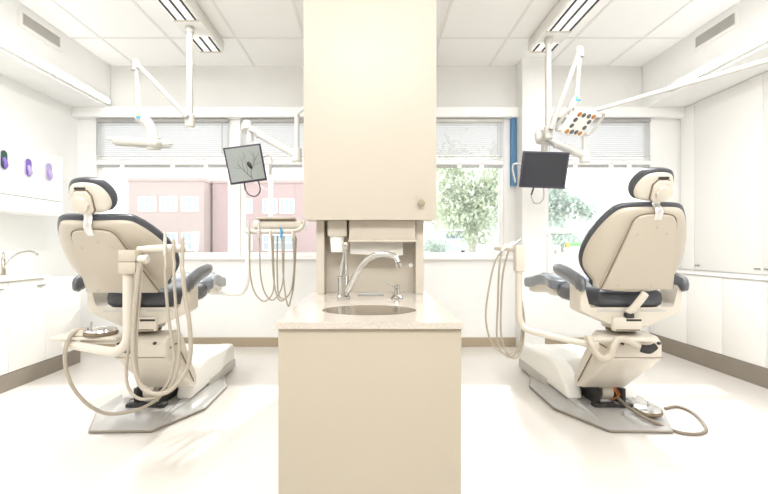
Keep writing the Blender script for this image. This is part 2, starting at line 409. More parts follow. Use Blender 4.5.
obj('lever', tube(nb(), [(sx_-.006, sy_-.004, .962), (sx_-.03, sy_-.015, .976), (sx_-.048, sy_-.025, .988)], [.005, .0055, .007], 10, 4), MCHR, r)
gx = (370.7-VX)*2.2/F
tag(obj('counter_grommet', lathe(nb(), [(.058, .9065), (.060, .911), (.052, .913), (.048, .910), (0, .9095)], Matrix.Translation((gx+.0, 2.235, 0)), 32, 1.12, .55), MGREY2),
    'flat grey oval plate on the counter behind the sink', 'plate')
tag(obj('wall_plug', lathe(nb(), [(.012, 0), (.012, .003), (.009, .006), (0, .0065)], Matrix.Translation(((410.8-VX)*2.4/F, 2.3995, H-18.3*2.4/F)) @ Matrix.Rotation(PI/2, 4, 'X'), 18), MWHITE),
    'small round white cap on the niche wall right of the faucet', 'plug')
# dispensers under the upper cabinet
r = thing('cup_dispenser', 'tan cup dispenser with a white paper cup under the cabinet', 'dispenser', (-.16, 2.2, 1.2))
D = 2.25; cx = (337-VX)*D/F
obj('holder', box(nb(), (cx-.050, D, 1.210), (cx+.052, D+.12, 1.2958), .008), MTAN2, r)
obj('cup', lathe(nb(), [(.027, 1.128), (.031, 1.128), (.039, 1.2099), (.030, 1.2099)], Matrix.Translation((cx-.004, D+.05, 0)), 24), MPAPER, r)
r = thing('towel_dispenser', 'cream paper towel dispenser with a sheet hanging out, right of the cup dispenser', 'dispenser', (.06, 2.2, 1.2))
x0, x1 = (349-VX)*D/F, (415.5-VX)*D/F
obj('housing', box(nb(), (x0, D-.01, 1.187), (x1, D+.13, 1.2958), .008), MTAN2, r)
obj('lower_lip', box(nb(), (x0-.004, D-.016, 1.180), (x1+.004, D+.0, 1.194), .005), MTAN2, r)
b = nb(); px0, px1 = x0+.005, x0+.285; top, bot, nn = [], [], 16
for k in range(nn+1):
    t = k/nn; xx = px0+(px1-px0)*t; zb_ = 1.118-.012*math.sin(PI*t)+.006*math.sin(5*t)
    top.append(b.verts.new((xx, D+.05, 1.186))); bot.append(b.verts.new((xx, D+.03+.008*math.sin(3*t), zb_)))
for k in range(nn): b.faces.new((top[k], top[k+1], bot[k+1], bot[k]))
bmesh.ops.solidify(b, geom=b.faces[:], thickness=.002)
obj('paper_sheet', b, MPAPER, r)

# ------------------------------------------------------------------ left side cabinets
XB = -2.90
ulab = ['white base cabinet at the left edge of the view, under the small gooseneck faucet', 'white base cabinet with a pull under the far end of the left counter', 'plain white cabinet without a pull, past the far end of the left counter']
for k, (y0, y1) in enumerate(((3.05, 3.448), (3.452, 3.85), (3.854, 4.31))):
    r = thing('base_cabinet', ulab[k], 'cabinet', ((XL+XB)/2, (y0+y1)/2, 0), 'base cabinets along the left wall')
    ztop = .878 if k < 2 else .86
    obj('body', box(nb(), (XL+.002, y0, .14), (XB-.022, y1, ztop)), MPANEL, r, False)
    d = obj('door', box(nb(), (XB-.021, y0+.002, .145), (XB-.001, y1-.002, ztop-.004), .002), MPANEL, r)
    hy = y1-.06 if k == 1 else y0+.3
    if k < 2: obj('handle', box(nb(), (XB, hy-.045, .815), (XB+.012, hy+.045, .826), .003), MPULL, d)
    obj('toe_kick', box(nb(), (XL+.002, y0-.002, 0), (XB-.004, y1+.002, .1395)), MKICK, r, False)
tag(obj('countertop', box(nb(), (XL+.002, 3.05, .88), (XB+.015, 3.86, .907), .004), MWHITE), 'white countertop on the left wall cabinets with a chrome faucet', 'countertop')
fx, fy = -3.19, 3.74
r = thing('faucet', 'small chrome gooseneck faucet on the left white counter', 'faucet', (fx, fy, .908))
T = Matrix.Translation((fx, fy, .908))
obj('body', lathe(nb(), [(.028, 0), (.028, .01), (.02, .016), (.018, .14), (.012, .15), (.009, .2), (0, .205)], T), MSTEEL, r)
obj('spout', tube(nb(), [(fx+.01, fy, .97), (fx+.05, fy, 1.03), (fx+.12, fy, 1.09), (fx+.21, fy, 1.115), (fx+.27, fy, 1.11), (fx+.30, fy, 1.085)], .010, 12, 6), MCHR, r)
XU = -3.08
r = thing('wall_cabinet', 'white wall cabinet with three oval glove slots on the left wall', 'cabinet', (-3.24, 3.5, 1.46))
obj('body', box(nb(), (XL+.002, 2.4, 1.465), (XU-.02, 4.31, 2.05)), MPANEL, r, False)
obj('front_panel', box(nb(), (XU-.019, 2.4, 1.605), (XU, 4.312, 2.052), .003), MPANEL, r)
obj('lower_rail', box(nb(), (XU-.019, 2.4, 1.462), (XU-.002, 4.312, 1.60), .003), MPANEL, r)
def oval(bm, y, z, hw, hh, x0, x1, n=24):
    pts = []
    for k in range(n):
        a = 2*PI*k/n; cy, sy2 = math.cos(a), math.sin(a)
        pts.append((y+hw*cy, z+(hh-hw)*(1 if sy2 > 0 else -1)*(abs(sy2) > 1e-6)+hw*sy2))
    return prism(bm, pts, lambda a, b_, d: Vector((d, a, b_)), x0, x1)
for (y, z, mg, nm) in ((3.61, 1.885, MGREEN, 'dark green glove'), (3.87, 1.867, MPURP, 'purple glove'), (4.12, 1.873, MLILAC, 'lilac glove')):
    rg = obj('glove_slot', oval(nb(), y, z, .042, .088, XU+.0005, XU+.004), MSLOT, r, False)
    obj('slot_opening', oval(nb(), y+.004, z+.004, .033, .078, XU+.0042, XU+.006), mg, rg, False)
    b = nb()
    tube(b, [(XU+.007, y-.005, z+.02), (XU+.016, y, z-.01), (XU+.02, y+.005, z-.045), (XU+.012, y, z-.065)], [.012, .018, .017, .008], 10, 4)
    obj('glove', b, MPURP if mg is MGREEN else MLILAC, rg, label=nm if mg is not MGREEN else 'purple glove tip')

# ------------------------------------------------------------------ right side cabinets
XB = 3.23
seams = [4.97, 4.385, 3.946, 3.507, 3.068, 2.629, 1.4]
rl = ['white base cabinet in the back right corner, mostly behind the right chair', 'white base cabinet directly beside the right chair armrest', 'white base cabinet without a pull, second to the right of the right chair',
      'white base cabinet with a small pull at the right edge of the view', 'white base cabinet beside the viewer on the right wall', 'long white base cabinet at the near end of the right wall']
for k in range(4):
    y1, y0 = seams[k], seams[k+1]
    r = thing('base_cabinet', rl[k], 'cabinet', ((XR+XB)/2, (y0+y1)/2, 0), 'base cabinets along the right wall')
    obj('body', box(nb(), (XB+.022, y0+.002, .165), (XR-.002, y1-.002, .878)), MPANEL, r, False)
    d = obj('door', box(nb(), (XB+.001, y0+.003, .168), (XB+.021, y1-.003, .874), .002), MPANEL, r)
    hy = y1-.06 if k == 3 else y0+.06
    if k not in (1, 2): obj('handle', box(nb(), (XB-.014, hy-.03, .805), (XB, hy+.03, .82), .003), MPULL, d)
    obj('toe_kick', box(nb(), (XB+.004, y0+.0005, 0), (XR-.002, y1-.0005, .1645)), MKICK, r, False)
tag(obj('countertop', box(nb(), (XB-.012, 3.068, .88), (XR-.002, 4.97, .898), .003), MPANEL), 'thin white ledge on the right wall base cabinets', 'countertop')
sm = [4.975, 4.76, 3.93, 3.10, 2.2, 1.4]
ul = ['narrow white tall cabinet in the back right corner', 'wide white tall cabinet with two small pulls right of the right chair', 'white tall cabinet cut off by the right edge of the view, nearest the viewer', 'white tall cabinet beside the viewer on the right wall', 'nearest white tall cabinet on the right wall']
for k in range(3):
    y1, y0 = sm[k], sm[k+1]; XT = XR-.03
    r = thing('tall_cabinet', ul[k], 'cabinet', (XR-.02, (y0+y1)/2, .9), 'tall cabinets on the right wall')
    d = obj('door', box(nb(), (XT, y0+.003, .902), (XR-.001, y1-.003, 2.745), .002), MPANEL, r)
    for hy in ((y1-.05, y0+.05) if k else ()): obj('handle', box(nb(), (XT-.014, hy-.03, .945), (XT-.0005, hy+.03, .96), .003), MPULL, d)

# ------------------------------------------------------------------ ceiling lights with louvres
for x0, x1, lab in ((-1.73, -1.48, 'long white ceiling light box with dark louvre slots above the left chair'), (1.60, 1.86, 'long white ceiling light box with dark louvre slots above the right chair')):
    r = thing('ceiling_light', lab, 'light', ((x0+x1)/2, 3, ZC), 'ceiling light boxes')
    zb = 3.135
    hs = obj('housing', box(nb(), (x0, .9, zb), (x1, 4.36, ZC-.007), .004), MWHITE, r)
    for (ya, yb) in ((1.2, 3.74 if x0 < 0 else 3.93), (4.03 if x0 < 0 else 4.17, 4.34)):
        obj('diffuser', box(nb(), (x0+.02, ya, zb-.006), (x1-.02, yb, zb-.0005), .002), MDIFF, r)
        for t in (.12, .52, .93):
            xx = x0+.02+(x1-x0-.04)*t
            obj('slot', box(nb(), (xx-.010, ya+.005, zb-.009), (xx+.010, yb-.005, zb-.0055)), MDARK, r, False)
        obj('end_cap', box(nb(), (x0+.015, yb, zb-.012), (x1-.015, yb+.02, zb+.001), .003), MCREAM2, r)

# ------------------------------------------------------------------ operatory lights
def op_light(s):
    left = s < 0; D = 3.88 if left else 4.08
    px, pyb = (189.8, 122) if left else (548.3, 134)
    top = W(px, 30, D); top.z = 3.1345; bot = W(px, pyb, D)
    r = thing('treatment_light', 'white jointed treatment light with its edge-on lamp over the left chair' if left else 'white jointed treatment light with orange and grey lamp lenses over the right chair', 'light', (top.x, D, 3.1), 'treatment lights hung from the ceiling boxes')
    obj('pole', tube(nb(), [top, bot], .027, 16, 1), MIVORY, r)
    obj('ceiling_flange', cyl(nb(), top-Vector((0, 0, .05)), top, .036, .04, 20, .003), MIVORY, r)
    obj('pivot', cyl(nb(), bot-Vector((0, 0, .05)), bot+Vector((0, 0, .07)), .042, .042, 20, .008), MIVORY, r)
    if left: e1 = W(136, 63, D-.1); k1 = W(139, 112, D-.1); e2 = W(141, 118, D-.1)
    else: e1 = W(580, 50, D-.15); k1 = W(576.5, 99, D-.15); e2 = W(577, 88, D-.15)
    a0 = bot+Vector((0, -.05, .03))
    obj('arm', tube(nb(), [a0, e1], [.034, .026], 12, 1, flat=.7), MIVORY, r)
    obj('elbow', cyl(nb(), e1-Vector((0, 0, .05)), e1+Vector((0, 0, .03)), .032, .030, 18, .008), MIVORY, r)
    obj('elbow_clip', cyl(nb(), e1+Vector((.01*s, -.02, -.07)), e1+Vector((.01*s, -.02, -.05)), .022, .02, 12), MGREY2, r)
    obj('rod', tube(nb(), [e1-Vector((0, 0, .06)), k1], [.017, .020], 12, 1), MIVORY, r)
    if left:
        br = [k1+Vector((0, 0, .01)), W(139, 117, D-.1), W(147, 122, D-.1), W(151, 130, D-.1), W(153, 139, D-.1)]
        obj('bracket', tube(nb(), br, [.022, .040, .045, .042, .048], 14, 5), MIVORY, r)
        pl = W(138.5, 116.5, D-.145)
        b = nb(); obox(b, Matrix.Translation(pl) @ Matrix.Rotation(.3, 4, 'Y'), (.034, .004, .036), .001); st = obj('sticker', b, MLOGO_B, r)
        b = nb(); obox(b, Matrix.Translation(pl+Vector((-.004, -.0035, .012))) @ Matrix.Rotation(.3, 4, 'Y'), (.03, .002, .012)); obj('sticker_band', b, MLOGO_Y, st)
        c = W(143, 142, D-.12); M = Matrix.Translation(c) @ Matrix.Rotation(math.radians(4), 4, 'Y') @ Matrix.Rotation(math.radians(13), 4, 'X')
        h = obj('lamp_head', obox(nb(), M, (.40, .30, .07), .028, 4), MIVORY, r)
        obj('handle_knob', tube(nb(), [M @ Vector((-.20, -.05, .005)), M @ Vector((-.24, -.05, .008)), M @ Vector((-.265, -.05, .01)), M @ Vector((-.29, -.05, .01))], [.008, .014, .022, .014], 12, 4), MIVORY, h)
        obj('handle', tube(nb(), [M @ Vector((.19, -.05, -.01)), M @ Vector((.25, -.06, -.0)), M @ Vector((.285, -.06, .005))], [.02, .018, .012], 10, 4), MIVORY, h)
        obj('lens_panel', obox(nb(), M @ Matrix.Translation((.0, 0, -.04)), (.35, .25, .008), .003), MGREY, h)
        obj('hub', lathe(nb(), [(.05, -.06), (.06, -.05), (.06, .045), (.045, .055)], M @ Matrix.Translation((.13, -.08, 0)), 22), MIVORY, h)
    else:
        br = [k1+Vector((0, 0, .01)), W(575, 101, D-.17), W(572, 106, D-.15), W(571.5, 112, D-.12), W(576, 120, D-.06)]
        obj('bracket', tube(nb(), br, [.022, .036, .036, .034, .03], 14, 5), MIVORY, r)
        pl = W(578.3, 98.5, D-.205)
        b = nb(); obox(b, Matrix.Translation(pl), (.05, .006, .045), .001); st = obj('sticker', b, MLOGO_B, r)
        b = nb(); obox(b, Matrix.Translation(pl+Vector((.006, -.004, .006))), (.028, .003, .02)); obj('sticker_band', b, MLOGO_Y, st)
        c = W(578, 122.5, D-.16)
        M = Matrix.Translation(c) @ Matrix.Rotation(math.radians(25), 4, 'Z') @ Matrix.Rotation(math.radians(136), 4, 'X')   # local x right, local y up the face, -z... face towards the viewer
        h = obj('lamp_head', obox(nb(), M, (.285, .26, .06), .022, 4), MWHITE, r)
        for i, (u, v, mm) in enumerate([(-.085, .09, 1), (-.03, .088, 0), (.035, .088, 0), (.095, .09, 1), (-.09, .035, 0), (.085, .035, 0), (-.085, -.025, 0), (.08, -.025, 0), (-.095, -.085, 1), (-.035, -.082, 0), (.075, -.085, 1), (.02, -.08, 0)]):
            obj('led_lens', lathe(nb(), [(.022, 0), (.022, .004), (.016, .007), (0, .008)], M @ Matrix.Translation((u, v, .0302)), 16), MORANGE if mm else MLED, h, label='orange lens' if mm else None)
        for q in (-1, 1):
            P = [M @ Vector(p) for p in ((q*.13, .10, -.01), (q*.19, .13, .01), (q*.225, .10, .015), (q*.225, -.06, .015), (q*.19, -.10, .01), (q*.13, -.09, -.01))]
            obj('handle', tube(nb(), P, .013, 10, 5), MIVORY, h)
op_light(-1); op_light(1)

# ------------------------------------------------------------------ monitors and their arms
def monitor_arm(s):
    left = s < 0; D = 4.22
    kn = W(247, 127, D) if left else W(540.5, 137, D); el = W(297, 155, D-.1) if left else W(585, 156, D-.1)
    po = W(297, 114, D-.1) if left else W(583, 114, D-.1)
    r = thing('monitor_mount', 'white jointed arm carrying the tilted bird-picture monitor' if left else 'white jointed arm holding the blank dark monitor', 'monitor mount', po, 'monitor mounts')
    obj('swing_arm', tube(nb(), [kn, el], [.048, .052], 14, 1, flat=.8), MIVW, r)
    obj('knuckle', cyl(nb(), kn+Vector((0, -.03, -.05)), kn+Vector((0, .03, .05)), .056, .05, 20, .012), MIVW, r)
    obj('elbow', cyl(nb(), el+Vector((0, 0, -.07)), el+Vector((0, 0, .07)), .05, .045, 20, .012), MIVW, r)
    obj('post', tube(nb(), [el+Vector((0, 0, .05)), po], .024, 14, 1), MIVW, r)
    if left: we = Vector((-.292, po.y-.75, po.z))
    else: we = po+Vector((.69, -1.21, 0))*1.72; we.z = po.z
    if not left: k = (XR-.062-po.x)/(we.x-po.x); we = po+(we-po)*k
    obj('boom', tube(nb(), [po, we], .019, 14, 1), MIVW, r)
    obj('drop_link', tube(nb(), [kn+Vector((.035*1, -.02, -.03)), kn+Vector((.035, -.0, -.14))], .03, 12, 1), MIVW, r)
    obj('cable_clip', tube(nb(), [kn+Vector((.03, -.055, -.05)), kn+Vector((.09, -.06, -.07)), kn+Vector((.12, -.058, -.12))], [.008, .014, .016], 8, 4), MGREY2, r)
monitor_arm(-1); monitor_arm(1)
def monitor(s):
    left = s < 0; D = 4.14
    c = W(245.5, 164.3, D) if left else W(543.8, 170, D)
    w, h = (.352, .352) if left else (.435, .345)
    r = thing('monitor', 'tilted monitor showing a bird on bare branches' if left else 'monitor with a blank dark screen right of the blue panel', 'monitor', c, 'monitors on jointed arms')
    # local axes: x right, z up the screen, -y faces the viewer and down
    M = Matrix.Translation(c) @ Matrix.Rotation(math.radians(-7 if left else 2), 4, 'Y') @ Matrix.Rotation(math.radians(17 if left else 14), 4, 'X') @ Matrix.Rotation(math.radians(6 if left else -3), 4, 'Z')
    b = nb(); obox(b, M, (w, .03, h), .006); bz = obj('bezel', b, MBEZ, r)
    b = nb(); obox(b, M @ Matrix.Translation((0, .025, 0)), (w*.8, .03, h*.8), .012); obj('back_cover', b, MWHITE, r)
    b = nb(); obox(b, M @ Matrix.Translation((0, -.0158, .004)), (w-.032, .0016, h-.036)); sc = obj('screen', b, MSCRB if left else MSCR, r, False)
    if left:
        b = nb()
        def br(pts, r0, r1): tube(b, [M @ Vector((p[0]*w, -.0172, p[1]*h)) for p in pts], [r0]+[r0+(r1-r0)*(i+1)/(len(pts)-1) for i in range(len(pts)-1)], 6, 4)
        br([(.12, -.42), (.09, -.36), (.02, -.28), (-.04, -.2), (-.13, -.08), (-.22, .02)], .005, .0016)
        br([(-.04, -.2), (-.07, -.06), (-.07, .12), (-.12, .26)], .003, .001)
        br([(.10, -.36), (.12, -.2), (.22, -.02), (.27, .2), (.25, .34)], .004, .0012)
        br([(.02, -.28), (.03, -.1), (.02, .1), (.05, .28)], .003, .001)
        br([(.24, .05), (.34, .18), (.42, .26)], .0025, .001); br([(.22, -.02), (.34, -.02), (.43, .04)], .0025, .001)
        br([(-.13, -.08), (-.22, -.08), (-.33, -.04)], .002, .001); br([(-.13, -.08), (-.18, .06), (-.16, .18)], .002, .001)
        br([(.25, .2), (.18, .3), (.19, .38)], .002, .001); br([(-.07, .1), (.0, .2), (.0, .34)], .002, .001)
        obj('branches', b, MBRANCH, sc)
        b = nb(); tube(b, [M @ Vector((p[0]*w, -.0185, p[1]*h)) for p in ((.08, .06), (.10, .0), (.13, -.07), (.155, -.14))], [.009, .018, .016, .004], 10, 5)
        obj('bird', b, MDARK, sc)
    zc = -h/2
    lp = [M @ Vector(p) for p in ((-.045, .0, zc), (-.05, -.005, zc-.06), (-.02, -.005, zc-.12), (.04, -.005, zc-.14), (.09, -.005, zc-.09), (.09, .0, zc))] if left else \
         [M @ Vector(p) for p in ((-.075, 0, zc), (-.09, -.005, zc-.07), (-.06, -.005, zc-.14), (-.01, -.005, zc-.15), (.03, -.005, zc-.10), (.02, 0, zc))]
    obj('cable_loop', tube(nb(), lp, .006, 8, 6), MBEZ if left else MGREY2, r)
    obj('cable_plug', tube(nb(), [lp[0], lp[1]], .009, 8, 1), MBEZ, r)
    q = 1 if left else -1
    hp = [M @ Vector(p) for p in ((q*w*.5, .03, .04), (q*(w*.5+.05), .03, .05), (q*(w*.5+.075), .03, .01), (q*(w*.5+.05), .03, -.07), (q*(w*.5+.03), .03, -.13))]
    obj('grip', tube(nb(), hp, .009, 8, 6), MGREY, r)
    b = nb(); obox(b, M @ Matrix.Translation((0, .06, .06)), (.07, .05, .16), .01); obj('mount_block', b, MWHITE, r)
monitor(-1); monitor(1)

# ------------------------------------------------------------------ dental chairs (local frame: x right, y away from the viewer, z up)
def dental_chair(s, loc, lab, rec=(-.20, .51), bx=-.012, kleg=.10, xb=.025, xc=.12, ao=0, wd=1.0):
    r = thing('dental_chair', lab, 'dental chair', (0, 0, 0), 'dental chairs')
    WL[r.name] = Vector((0, 0, 0))
    # --- back
    B0 = Vector((bx, -.115, .885)); V = Vector((0, *rec)).normalized(); N = Vector((0, V.z, -V.y)); Xa = Vector((1, 0, 0))
    k = .95
    fb = lambda u, v, w: B0+Xa*u*wd+V*v+N*(w+k*u*u)
    half = [(.185, .02), (.235, .065), (.290, .14), (.305, .22), (.290, .32), (.252, .42), (.208, .495), (.165, .535), (.08, .550)]
    ol = closed_spline([(u, v) for u, v in half]+[(-u, v) for u, v in half[::-1]], 4)
    back = obj('backrest', pad(nb(), ol, fb, .065, -.022, crown=2.2), MLEATH, r)
    half2 = [(u*.955, .022+(v-.022)*.958) for u, v in half]
    ol2 = closed_spline([(u, v) for u, v in half2]+[(-u, v) for u, v in half2[::-1]], 4)
    fs = lambda u, v, w: fb(u, v, w-.012)
    sh = obj('back_shell', pad(nb(), ol2, fs, .002, -.034, crown=2.6), MCREAM, back)
    # centre panel: a tapered plate with rounded top corners
    pn = [(-.205, .045), (.205, .045), (.188, .12), (.158, .26), (.128, .40), (.116, .455), (.092, .486), (.04, .498), (-.04, .498), (-.092, .486), (-.116, .455), (-.128, .40), (-.158, .26), (-.188, .12)]
    fp = lambda u, v, w: B0+Xa*u+V*v+N*(w+.25*u*u)
    g = [fp(u*1.012, v+(.004 if v > .1 else -.001), -.049) for u, v in pn]; g = g[2:]+g[:2]
    obj('panel_groove', tube(nb(), g[:-1] if False else [fp(u*1.012, v+.003, -.049) for u, v in pn[1:]+pn[:1]], .0034, 8, 3), MGROOVE, back)
    pm = nb(); prism(pm, pn, fp, -.060, -.010, .008, 3); obj('back_panel', pm, MCREAM, back)
    for (u, v) in ((-.085, .385), (.012, .425), (.075, .39), (-.125, .075), (.06, .075)):
        obj('screw', lathe(nb(), [(.0055, 0), (.0055, .002), (0, .0025)], Matrix.Translation(fp(u, v, -.0602)) @ (-N).to_track_quat('Z', 'Y').to_matrix().to_4x4(), 10), MGREY2, back)
    # --- headrest
    HB = fb(0, .558, .03); Vh = Vector((0, -.075, .15)).normalized(); Nh = Vector((0, Vh.z, -Vh.y))
    kh = 2.2
    fh = lambda u, v, w: HB+Xa*u+Vh*v+Nh*(w+kh*u*u)
    hh = [(.07, .0), (.104, .02), (.116, .062), (.106, .112), (.076, .158), (.03, .176)]
    oh = closed_spline([(u, v) for u, v in hh]+[(-u, v) for u, v in hh[::-1]], 5)
    hd = obj('headrest', pad(nb(), oh, fh, .06, -.020, crown=2.2), MLEATH, r)
    oh2 = [(u*.88, .012+(v-.012)*.89) for u, v in oh]
    obj('headrest_shell', pad(nb(), oh2, lambda u, v, w: fh(u, v, w-.012), .002, -.022, crown=2.6), MCREAM2, hd)
    fm = lambda u, v, w: HB+Xa*u+Vh*v+Nh*w
    x0 = .010*s
    hp = [(-.042, .02), (-.026, .002), (.028, .002), (.042, .02), (.046, .095), (.032, .122), (-.026, .122), (-.046, .095)]
    obj('mount_groove', prism(nb(), [(u*1.07+x0, .062+(v-.062)*1.05) for u, v in hp], fm, -.040, -.03), MGROOVE, hd, False)
    obj('headrest_mount', prism(nb(), [(u+x0, v) for u, v in hp], fm, -.052, -.03, .006), MCREAM2, hd)
    obj('slot', prism(nb(), [(x0-.026, .129), (x0+.026, .129), (x0+.026, .139), (x0-.026, .139)], fm, -.040, -.03), MDARK, hd, False)
    kn = [(.040*(1+.06*math.cos(8*2*PI*i/48))*math.cos(2*PI*i/48), .040*(1+.06*math.cos(8*2*PI*i/48))*math.sin(2*PI*i/48)) for i in range(48)]
    obj('knob', prism(nb(), [(u+x0+.006*s, v+.058) for u, v in kn], fm, -.074, -.050, .005), MCREAM2, hd)
    obj('neck_bar', tube(nb(), [fp(x0*.6, .47, -.056), fp(x0*.6, .52, -.052), fm(x0*.8, -.01, -.04), fm(x0, .03, -.042)], .022, 12, 5, flat=.35, up=N), MALU, r)
    # --- seat
    so = closed_spline([(.15, -.085), (.20, -.04), (.225, .10), (.23, .30), (.21, .46), (.12, .49), (-.12, .49), (-.21, .46), (-.23, .30), (-.225, .10), (-.20, -.04), (-.15, -.085)], 4)
    seat = obj('seat', pad(nb(), so, lambda u, v, w: Vector((u, v, .845+w)), .065, -.062, crown=3.2), MLEATH, r)
    sb = nb()
    for u in (-.12, -.05, .03, .11): tube(sb, [(u, -.062, .83), (u*1.15, -.03, .893), (u*1.35, .06, .907)], .003, 6, 5)
    obj('seam', sb, MLEATH, seat)
    # --- seat sling with arm uprights
    sl = [(-.305, .93), (-.305, .775), (-.275, .755), (-.09, .675), (.09, .675), (.275, .755), (.305, .775), (.305, .93), (.272, .93), (.264, .81), (.245, .785), (-.245, .785), (-.264, .81), (-.272, .93)]
    obj('seat_frame', prism(nb(), sl, lambda a, b_, d: Vector((a, d, b_)), -.085, .06, .010, 3), MCREAM2, r)
    obj('seat_base', box(nb(), (-.20, -.02, .787), (.20, .42, .80), .004), MCREAM2, r)
    for q in (-1, 1):
        obj('frame_plate', box(nb(), (q*.13-.075, -.0885, .769), (q*.13+.075, -.085, .784), .001), MGREY, r)
    # --- armrests
    for q in (-1, 1):
        og = Vector((-ao if q < 0 else 0, 0, 0))
        P = [(q*.303, -.105, .895), (q*.303, -.085, .935), (q*.302, -.02, .957), (q*.300, .09, .985), (q*.298, .22, 1.004), (q*.297, .285, 1.012)]
        obj('armrest', tube(nb(), [Vector(p)+og for p in P], [.022, .047, .045, .043, .04, .026], 16, 6, flat=.62), MLEATH3, r)
        obj('arm_post', tube(nb(), [(q*.289, -.02, .92), (q*.289, .0, .94), (q*.302, .02, .957)], [.02, .022, .026], 12, 4), MCREAM2, r)
    # --- link bar
    obj('link_bar', tube(nb(), [(.035, -.155, .885), (.025, -.155, .868), (-.005, -.12, .80), (-.03, -.10, .765)], .024, 10, 4, flat=.6, up=(0, 1, 0)), MCREAM2, r)
    obj('link_pin', box(nb(), (-.05, -.115, .735), (.0, -.088, .765), .004), MDARK, r)
    # --- leg rest
    lo_ = [(-.215, .0), (.215, .0), (.225, .2), (.215, .45), (.17, .60), (-.17, .60), (-.215, .45), (-.225, .2)]
    def fl(u, v, w):
        z = .868+.045*math.exp(-((v-.24)/.20)**2)-.02*v
        return Vector((u-kleg*v, .42+v*.98, z+w))
    leg = obj('leg_rest', pad(nb(), closed_spline(lo_, 5), fl, .048, -.045, crown=4.5), MLEATH2, r)
    obj('leg_shell', pad(nb(), closed_spline([(u*.9, .04+v*.85) for u, v in lo_], 4), lambda u, v, w: fl(u, v, w-.040), .0, -.05, crown=3), MCREAM2, leg)
    b = nb(); tube(b, [fl(u, .27, .047-.0*abs(u)) for u in (-.2, -.1, 0, .1, .2)], .003, 6, 3); obj('seam', b, MDARK, leg)
    # --- column
    c = nb(); lathe(c, [(.105, .652), (.108, .66), (.108, .70), (.102, .705), (.102, .735), (.09, .75)], Matrix.Translation((.03*s, .08, 0)), 32); obj('column', c, MCREAM2, r)
    obj('column_ring', lathe(nb(), [(.085, .63), (.085, .653), (.07, .6535)], Matrix.Translation((.03*s, .08, 0)), 32), MGROOVE, r)
    k0 = -.035*s
    obj('swivel_block', box(nb(), (k0-.085, -.108, .655), (k0+.085, -.075, .738), .008), MCREAM2, r)
    obj('column_latch', box(nb(), (k0-.01, -.1105, .716), (k0+.08, -.1075, .728), .001), MDARK, r)
    obj('frame_slot', box(nb(), (k0-.07, -.1105, .661), (k0+.07, -.1075, .668), .001), MGROOVE, r)
    # --- lift arm
    prof = [(-.10, .49), (-.10, .585), (-.06, .62), (.10, .628), (.15, .60), (.43, .24), (.42, .17), (.30, .19)]
    la = nb(); prism(la, prof, lambda a, b_, d: Vector((d+xb+s*.10*max(0, a)*.6, a, b_)), -.155, .155, .022, 3)
    lift = obj('lift_arm', la, MCREAM2, r)
    obj('seam', box(nb(), (xb-.15, -.1025, .497), (xb+.15, -.1005, .500)), MGROOVE, lift, False)
    obj('vent', tube(nb(), [(xb+.02*s, -.103, .555), (xb+.07*s, -.104, .548), (xb+.11*s, -.104, .57)], [.022, .026, .02], 10, 4, flat=.4, up=(0, 1, 0)), MDARK, lift)
    for q in (-.09, .125): obj('bolt', cyl(nb(), (xb+q*s, -.11, .585), (xb+q*s, -.098, .585), .009, .009, 10), MDARK, lift)
    # side groove of the lift arm
    q = -s
    obj('side_groove', tube(nb(), [(xb+q*.1565, -.05, .545), (xb+s*.003+q*.1565, .05, .55), (xb+s*.006+q*.1565, .10, .50), (xb+s*.021+q*.1565, .35, .22)], .004, 6, 5), MGROOVE, lift)
    # --- base: plate, housing, hinge
    base = [(-.19, .02), (.19, .01), (.37, .38), (.37, .95), (.22, 1.25), (-.22, 1.25), (-.37, .87), (-.375, .39)]
    if s < 0: base = [(-a, b_) for a, b_ in base][::-1]
    b = nb(); cy_ = .7
    L = [[b.verts.new((xc+a*t, cy_+(y-cy_)*t, z)) for a, y in base] for t, z in ((.99, 0), (1, .008), (1, .018), (.97, .024), (.70, .05), (.62, .052))]
    for A, Bq in zip(L, L[1:]):
        for i in range(8): b.faces.new((A[i], A[(i+1) % 8], Bq[(i+1) % 8], Bq[i]))
    b.faces.new(L[0][::-1]); b.faces.new(L[-1])
    plate = obj('base_plate', b, MPLATE, r, sharp=12)
    for q in (-1, 1):
        obj('ridge', tube(nb(), [(xc+q*.165, .07, .022), (xc+q*.19, .25, .036), (xc+q*.215, .47, .052)], [.012, .026, .038], 10, 4, flat=.45, up=(0, 0, 1)), MPLATE, plate)
    ring = [(xc+a, y, .012) for a, y in base]
    obj('edge_strip', tube(nb(), ring+ring[:1], .0075, 8, 1), MGROOVE2, plate)
    hx = .26
    hprof = [(.44, .055), (.50, .17), (.62, .255), (.75, .285), (1.40, .25), (1.43, .22), (1.43, .055)]
    hb_ = nb(); prism(hb_, hprof, lambda a, b_, d: Vector((xc+d, a, b_)), -hx, -.14, .03, 4); prism(hb_, hprof, lambda a, b_, d: Vector((xc+d, a, b_)), .14, hx, .03, 4)
    prism(hb_, [(.78, .055), (.80, .26), (1.39, .246), (1.42, .22), (1.42, .055)], lambda a, b_, d: Vector((xc+d, a, b_)), -.17, .17, .02, 3)
    obj('base_housing', hb_, MWHITE, r)
    obj('housing_skirt', box(nb(), (xc-hx-.006, .80, .02), (xc+hx+.006, 1.44, .10), .004), MGREY, r)
    hg = nb(); box(hg, (xc-.10, .34, .05), (xc-.075, .62, .17), .004); box(hg, (xc+.075, .34, .05), (xc+.10, .62, .17), .004); box(hg, (xc-.135, .30, .049), (xc+.135, .36, .075), .004)
    obj('hinge_bracket', hg, MDARK, r)
    obj('cable_drum', cyl(nb(), (xc-.05, .42, .13), (xc+.03, .42, .13), .06, .06, 20, .005), MCREAM2, r)
